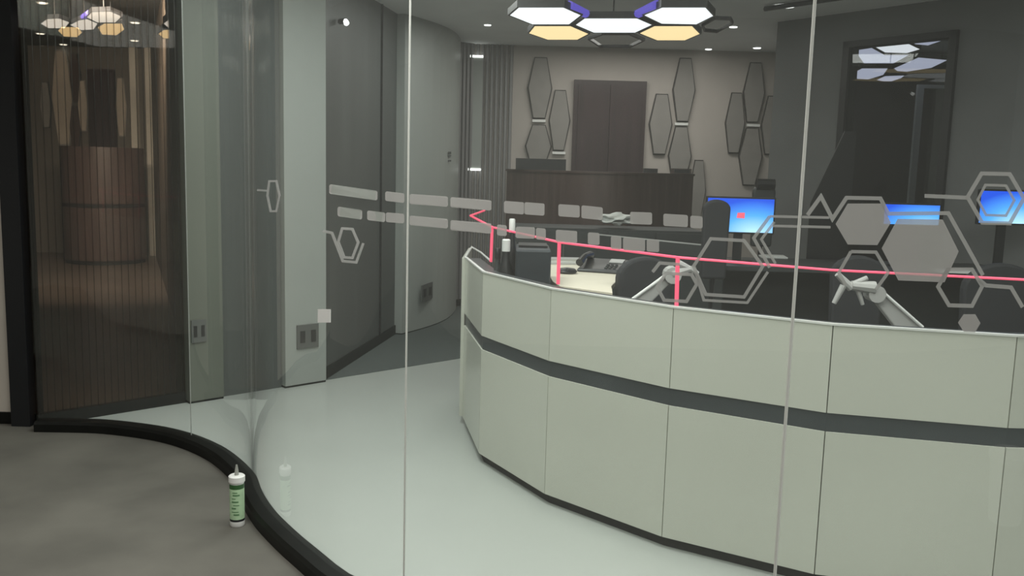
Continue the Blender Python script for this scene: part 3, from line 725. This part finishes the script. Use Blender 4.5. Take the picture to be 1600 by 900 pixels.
MB().box((a_.x+.05, 14.52, .01), ((a_.x+b_.x)/2-.004, 14.54, a_.z-.05)).build('door_leaf', 'browndoor', dr)
MB().box(((a_.x+b_.x)/2+.004, 14.52, .01), (b_.x-.05, 14.54, a_.z-.05)).build('door_leaf', 'browndoor', dr)
for x0, x1, y0, y1, m_, lb in [(82, 116, 78, 228, 'hexhall', 'wide pale hexagon panel on the side hall back wall'), (110, 128, 84, 160, 'brown', 'upper slim brown hexagon panel left of the side hall door'), (110, 128, 166, 232, 'brown', 'lower slim brown hexagon panel left of the side hall door'),
        (123, 139, 126, 206, 'hexhall', 'narrow pale hexagon panel beside the side hall door'), (182, 200, 122, 214, 'hexhall', 'pale hexagon panel right of the side hall door'), (64, 82, 128, 200, 'hexgrey', 'grey hexagon panel in the left corner of the side hall')]:
    if m_ == 'hexhall' and 'hexhall' not in M: M['hexhall'] = mat('hexagon_panel_pale', (.42, .36, .30), .7, var=.06, scale=12)
    wallhex(x0, x1, y0, y1, 14.6, lb, m=m_, edge='hexedge' if m_ != 'hexhall' else 'hexgrey')
for x, y0, y1, lb in [(206, 72, 300, 'pale upright strip right of the small round desk in the side hall'), (231, 70, 360, 'second pale upright strip at the corner of the side hall wood wall')]:
    q0, q1 = PY(x, y0, 14.5), PY(x, y1, 14.5)
    o = MB().box((q0.x-.06, 14.5, 0), (q0.x+.05, 14.6, min(HH, q0.z))).build('upright_strip', 'wallbeige'); o['label'] = lb; o['category'] = 'strip'

# ------------------------------------------------------------------ desk with monitors behind the counter
def zat(x, y, Y): return PY(x, y, Y).z
YD = 6.1
dx0, dx1 = PY(1095, 380, YD).x, PY(1592, 380, YD).x
dk = thing('desk', 'long dark grey desk carrying the blue lit monitors', 'desk', (dx0, YD, 0))
zd = .98
MB().box((dx0, YD-.15, zd-.03), (dx1, YD+.5, zd)).build('desktop', 'darkgrey', dk)
MB().box((dx0, YD+.42, .1), (dx1, YD+.44, zd-.03)).build('modesty_panel', 'darkgrey', dk)
for x in (dx0+.03, (dx0+dx1)/2, dx1-.06): MB().box((x, YD-.1, 0), (x+.04, YD+.45, zd-.03)).build('leg', 'darkgrey', dk)
A1, A2, A3 = PZ(932, 366, 1.12), PZ(1132, 386, 1.12), PZ(1300, 394, 1.12)
ps = thing('privacy_screen', 'dark glass desk screen with a pale top edge behind the chairs', 'screen', (A1.x, A1.y, 0))
MB().slab(XY(A1), XY(A2), .05, 1.115, .01).build('screen_panel', 'darkgrey', ps); MB().slab(XY(A1), XY(A2), 1.115, 1.123, .012).build('top_edge', 'greyplastic', ps)
for p_ in (A1, A2): MB().box((p_.x-.02, p_.y-.1, 0), (p_.x+.02, p_.y+.1, .05)).build('foot', 'darkgrey', ps)
def monitor(x0, x1, y0, y1, Y, label, logo=False, rz=0):
    a_, b_ = PY(x0, y0, Y), PY(x1, y1, Y); w_, h_ = b_.x-a_.x, a_.z-b_.z; c = Vector(((a_.x+b_.x)/2, Y, (a_.z+b_.z)/2))
    t = thing('monitor', label, 'monitor', c, rz)
    local(t, MB().box((-w_/2-.012, 0, -h_/2-.012), (w_/2+.012, .03, h_/2+.012)), 'case', 'dark', bevel=.004)
    local(t, MB().box((-w_/2, -.003, -h_/2), (w_/2, 0, h_/2)), 'screen', 'screen')
    base = zd-c.z
    local(t, MB().box((-.03, .03, base+.01), (.03, .05, 0)), 'stand', 'dark'); local(t, MB().lathe([(.11, base), (.11, base+.012), (.03, base+.016)], (0, .06, 0)), 'stand_base', 'dark')
    if logo: local(t, MB().prism([(-.025, -.0035, -.018), (.03, -.0035, -.02), (.03, -.0035, .02), (-.02, -.0035, .018)], [(-.025, -.005, -.018), (.03, -.005, -.02), (.03, -.005, .02), (-.02, -.005, .018)]), 'screen_logo', 'redlogo')
    return t
monitor(1107, 1206, 309, 364, YD+.1, 'bright blue monitor left of the upright white glass seam', True, -.05)
monitor(1383, 1466, 319, 352, YD+.1, 'blue monitor behind the frosted hexagons in the middle of the right pane')
monitor(1534, 1610, 298, 350, YD, 'blue monitor at the far right edge behind the double hexagon outline')
def keyboard(x, y, w_, label):
    p_ = PZ(x, y, zd); t = thing('keyboard', label, 'keyboard', p_, -.1)
    local(t, MB().box((-w_/2, -.06, 0.001), (w_/2, .07, .014)), 'base', 'white', bevel=.003)
    k0 = None
    for r_ in range(3):
        for c_ in range(8):
            xx = -w_/2+.02+c_*(w_-.04)/7.5
            if k0 is None: k = local(t, MB().box((0, 0, .014), ((w_-.04)/9, .03, .02)), 'key', 'rim'); k0 = k.data
            else: k = bpy.data.objects.new('key', k0); COL.objects.link(k); k.parent = t
            k.location = (xx, -.05+r_*.038, 0)
keyboard(1208, 403, .19, 'white keyboard by the upright white glass seam below the blue monitor')
keyboard(1490, 426, .22, 'white keyboard behind the small outlined hexagon at lower right')
# ------------------------------------------------------------------ chairs
def chair(x, ytop, Y, w_, label, rz=0, m='chair', hb=.5, headrest=False, seat=.5):
    p_ = PY(x, ytop, Y); t = thing('office_chair', label, 'chair', (p_.x, Y, 0), rz); zt_ = p_.z
    N_ = 12; vs = []; 
    def back(o):
        L = []
        for i in range(N_+1):
            a = math.pi*i/N_; L.append((-w_/2*math.cos(a)*(1), o-.06*math.cos(a*2)*0, zt_-w_*.35+math.sin(a)*w_*.35))
        return L+[(w_/2*.9, o, zt_-hb), (-w_/2*.9, o, zt_-hb)]
    local(t, MB().prism(back(0), back(.06)), 'backrest', m, bevel=.015)
    local(t, MB().prism([(-w_*.5, -.5, seat-.04), (w_*.5, -.5, seat-.04), (w_*.48, .0, seat-.04), (-w_*.48, .0, seat-.04)], [(-w_*.5, -.48, seat+.04), (w_*.5, -.48, seat+.04), (w_*.48, .0, seat+.04), (-w_*.48, .0, seat+.04)]), 'seat', m, bevel=.02)
    local(t, MB().tube([(0, .03, zt_-hb+.1), (0, .06, seat-.05), (0, -.2, seat-.06)], .02), 'back_support', 'dark')
    local(t, MB().tube([(0, -.25, .1), (0, -.25, seat-.05)], .025), 'gas_post', 'chrome')
    for k in range(5):
        a = 2*math.pi*k/5; e = (.28*math.cos(a), -.25+.28*math.sin(a), .06); local(t, MB().tube([(0, -.25, .1), e], [.022, .014]), 'base_leg', 'dark'); local(t, MB().tube([(e[0], e[1]-.012, .028), (e[0], e[1]+.012, .028)], .028, 10), 'caster', 'dark')
    for s in (-1, 1): local(t, MB().tube([(s*w_*.5, -.1, seat), (s*w_*.56, -.1, seat+.2), (s*w_*.56, -.38, seat+.21)], .016), 'armrest', 'dark')
    if headrest: local(t, MB().tube([(-.07, .0, zt_+.0), (.07, .0, zt_+.0)], .045, 10), 'headrest', 'dark'); 
    return t
chair(1012, 402, 4.70, .32, 'black round backed office chair against the cream worktop', rz=.3)
chair(1122, 312, 5.6, .17, 'dark slim backed chair in front of the blue monitor with the red logo', hb=.5)
chair(1196, 288, 7.2, .18, 'grey chair with black headrest behind the right edge of the brightest monitor', m='darkgrey', headrest=True, hb=.5)
chair(1570, 412, 4.9, .42, 'black chair back at the right edge beside the keyboard')
chair(1345, 400, 5.0, .30, 'black chair behind the pale jointed arm')
# ------------------------------------------------------------------ telephone, bottles, printer, papers, jointed arms
p_ = PZ(945, 424, .99); t = thing('telephone', 'black desk telephone on the cream worktop', 'telephone', (p_.x, p_.y, .99), -.35); t.scale = (.85, .85, .85)
local(t, MB().prism([(-.17, -.13, .001), (.16, -.13, .001), (.16, .13, .001), (-.17, .13, .001)], [(-.17, -.12, .02), (.16, -.12, .03), (.15, .12, .08), (-.16, .12, .08)]), 'base', 'dark', bevel=.008)
local(t, MB().tube([(-.16, -.1, .06), (-.15, 0, .10), (-.14, .12, .10)], [.028, .02, .028], 10), 'handset', 'dark')
local(t, MB().prism([(0.02, .03, .06), (.12, .03, .06), (.12, .1, .075), (.02, .1, .075)], [(0.02, .03, .066), (.12, .03, .066), (.12, .1, .082), (.02, .1, .082)]), 'display', 'greyplastic')
k0 = None
for r_ in range(3):
    for c_ in range(3):
        if k0 is None: k = local(t, MB().box((0, 0, 0), (.018, .014, .012)), 'key', 'darkgrey'); k0 = k.data
        else: k = bpy.data.objects.new('key', k0); COL.objects.link(k); k.parent = t
        k.location = (.02+c_*.03, -.1+r_*.035, .028+r_*.008)
p_ = PZ(886, 427, .99); t = thing('computer_mouse', 'dark oval mouse on the worktop left of the telephone', 'mouse', p_)
local(t, MB().lathe([(.05, .001), (.06, .012), (.045, .028), (.01, .034)], n=16), 'body', 'dark', smooth=True); local(t, MB().box((-.004, -.05, .02), (.004, -.02, .034)), 'wheel', 'darkgrey')
p_ = PZ(885, 412, .99); t = thing('binder', 'pale grey flat binder at the back of the cream worktop', 'binder', p_, .12)
local(t, MB().box((-.13, -.06, .001), (.15, .06, .012)), 'cover', 'greyplastic'); local(t, MB().box((-.12, -.055, .012), (.145, .055, .03)), 'pages', 'paper'); local(t, MB().box((-.13, -.06, .03), (.15, .06, .036)), 'cover', 'greyplastic')
p_ = PZ(965, 411, .99); t = thing('document', 'pale document lying behind the telephone', 'paper', p_, .1)
local(t, MB().box((-.12, -.07, .001), (.2, .09, .006)), 'sheets', 'paper')
# bottles and device at the counter's left end, on the inner desktop
def bottle(x, yb, yt, Y, r, label, capm, bodym='dark', slender=False):
    a_, b_ = PY(x, yb, Y), PY(x, yt, Y); h = b_.z-.75
    t = thing('bottle', label, 'bottle', (a_.x, Y, .751))
    local(t, MB().lathe([(r*.95, 0), (r, .01), (r, h*.62), (r*.55, h*.74), (r*.4, h*.86)], n=18), 'body', bodym, smooth=True)
    local(t, MB().lathe([(r*.5, h*.86), (r*.5, h*.99), (r*.4, h)], n=14), 'cap', capm, smooth=True)
bottle(799, 400, 342, 5.08, .035, 'slim black bottle with a pale cap behind the rail', 'white')
bottle(790, 420, 374, 4.78, .045, 'squat black bottle with a white lid at the left end of the counter', 'white')
bottle(777, 420, 388, 4.85, .03, 'small dark bottle nearest the first red post', 'dark', 'darkgrey')
p_ = PY(831, 388, 4.75); t = thing('printer', 'dark blue grey boxy printer inside the counter left of the cream worktop', 'printer', (p_.x, 4.8, .75))
M['bluegrey'] = mat('blue_grey_plastic', (.02, .028, .035), .5, var=.1, scale=8)
hz_ = p_.z-.75
local(t, MB().box((-.085, -.15, .001), (.10, .22, hz_)), 'body', 'bluegrey', bevel=.01); local(t, MB().box((-.07, -.16, hz_*.5), (.085, -.15, hz_*.6)), 'paper_slot', 'dark'); local(t, MB().box((-.07, -.02, hz_), (.085, .17, hz_+.012)), 'lid', 'dark')
# crumpled papers / white cover behind
def lump(name, x, y, Y, sx, sz, label, cat, m='paper', z0=None, seed=1):
    rnd = random.Random(seed); p_ = PY(x, y, Y); bm = bmesh.new(); bmesh.ops.create_icosphere(bm, subdivisions=3, radius=1)
    for v in bm.verts:
        k = 1+.35*math.sin(v.co.x*5+seed)*math.cos(v.co.z*6)+rnd.uniform(-.12, .12); v.co = Vector((v.co.x*sx*k, v.co.y*.09*k, v.co.z*sz*k))
    me = bpy.data.meshes.new(name); bm.to_mesh(me); bm.free(); me.materials.append(M[m]); o = bpy.data.objects.new(name, me); COL.objects.link(o); o.location = p_; o['label'] = label; o['category'] = cat; return o
cab = thing('cabinet', 'low dark cabinet in front of the brown counter', 'cabinet', (.6, 7.6, 0))
zc = PY(950, 357, 7.4).z
cx0, cx1 = PY(800, 352, 7.4).x, PY(1095, 352, 7.4).x
MB().box((cx0, 7.3, .05), (cx1, 7.8, zc)).build('body', 'darkgrey', cab); MB().box((cx0, 7.32, 0), (cx1, 7.78, .05)).build('plinth', 'joint', cab)
for i in range(4):
    xa_ = cx0+(cx1-cx0)*i/4; d_ = MB().box((xa_+.01, 7.28, .08), (xa_+(cx1-cx0)/4-.01, 7.3, zc-.02)).build('door', 'darkgrey', cab); MB().box((xa_+.03, 7.265, zc-.25), (xa_+.04, 7.28, zc-.12)).build('handle', 'socket', d_)
lump('plastic_bag', 962, 342, 7.45, .14, .045, 'crumpled pale plastic bag on the dark cabinet', 'bag')
0 and lump('plastic_bag', 1112, 331, 6.3, .07, .04, 'small crumpled white bag left of the bright monitor', 'bag', seed=4)
def jointed_arm(pts_px, Y, label, wide, z_des=.75):
    P = [PY(x, y, Y) for x, y in pts_px]
    t = thing('jointed_stand', label, 'stand', (P[-1].x, Y, z_des))
    a_, b_ = P[0], P[-1]; d_ = (b_-a_).normalized(); nrm = Vector((-d_.z, 0, d_.x)); 
    if nrm.z > 0: nrm = -nrm
    w0, w1 = wide*.5, wide
    lp = [a_, b_, b_+nrm*w1, a_+nrm*w0]
    MB().prism([p+Vector((0, -.02, 0)) for p in lp], [p+Vector((0, .02, 0)) for p in lp]).build('lower_arm', 'greyplastic', t, bevel=.006)
    MB().tube([a_+Vector((0, -.024, 0)), b_+Vector((0, -.024, 0))], .008, 8).build('bright_edge', 'white', t)
    MB().tube([a_+nrm*w0*.5+Vector((0, -.04, 0)), a_+nrm*w0*.5+Vector((0, .04, 0))], .04, 14).build('elbow_joint', 'greyplastic', t)
    MB().tube([b_+nrm*w1*.5, Vector((b_.x, b_.y, z_des))], .02, 10).build('pole', 'greyplastic', t); MB().lathe([(.06, 0), (.06, .015)], (b_.x, b_.y, z_des)).build('clamp_base', 'greyplastic', t)
    return t, a_, nrm
t, a_, nm_ = jointed_arm([(1372, 452), (1438, 510)], 4.15, 'pale grey jointed monitor arm inside the counter right of the white seam', .10)
for (x0, y0), (x1, y1), r_ in [((1366, 450), (1330, 446), .032), ((1330, 450), (1308, 428), .02), ((1330, 446), (1355, 434), .016), ((1318, 446), (1303, 474), .016), ((1340, 452), (1348, 476), .012)]:
    MB().tube([PY(x0, y0, 4.13), PY(x1, y1, 4.13)], [r_, r_*.7], 10).build('link', 'greyplastic', t)
t, a_, nm_ = jointed_arm([(1046, 424), (985, 468)], 4.25, 'pale grey jointed monitor arm inside the counter behind the third red post', .08)
for (x0, y0), (x1, y1), r_ in [((1050, 428), (1078, 420), .026), ((1078, 420), (1090, 428), .018), ((1060, 412), (1078, 420), .02)]:
    MB().tube([PY(x0, y0, 4.23), PY(x1, y1, 4.23)], [r_, r_*.7], 10).build('link', 'greyplastic', t)

# ------------------------------------------------------------------ white bucket standing in the lobby beside the viewer (mirrored faintly by the glass)
t = thing('bucket', 'white plastic bucket in the lobby, mirrored faintly at the lower right of the glass', 'bucket', (-1.05, .15, 0))
local(t, MB().lathe([(.10, 0), (.125, .30), (.135, .30), (.135, .33), (.115, .33), (.10, .03)], n=28), 'body', 'white', smooth=True)
local(t, MB().tube([(.13*math.cos(a), .13*math.sin(a)*.2, .30+.0-.14*math.sin(a)) for a in [math.pi*k/10 for k in range(11)]], .003, 6), 'handle', 'chrome')
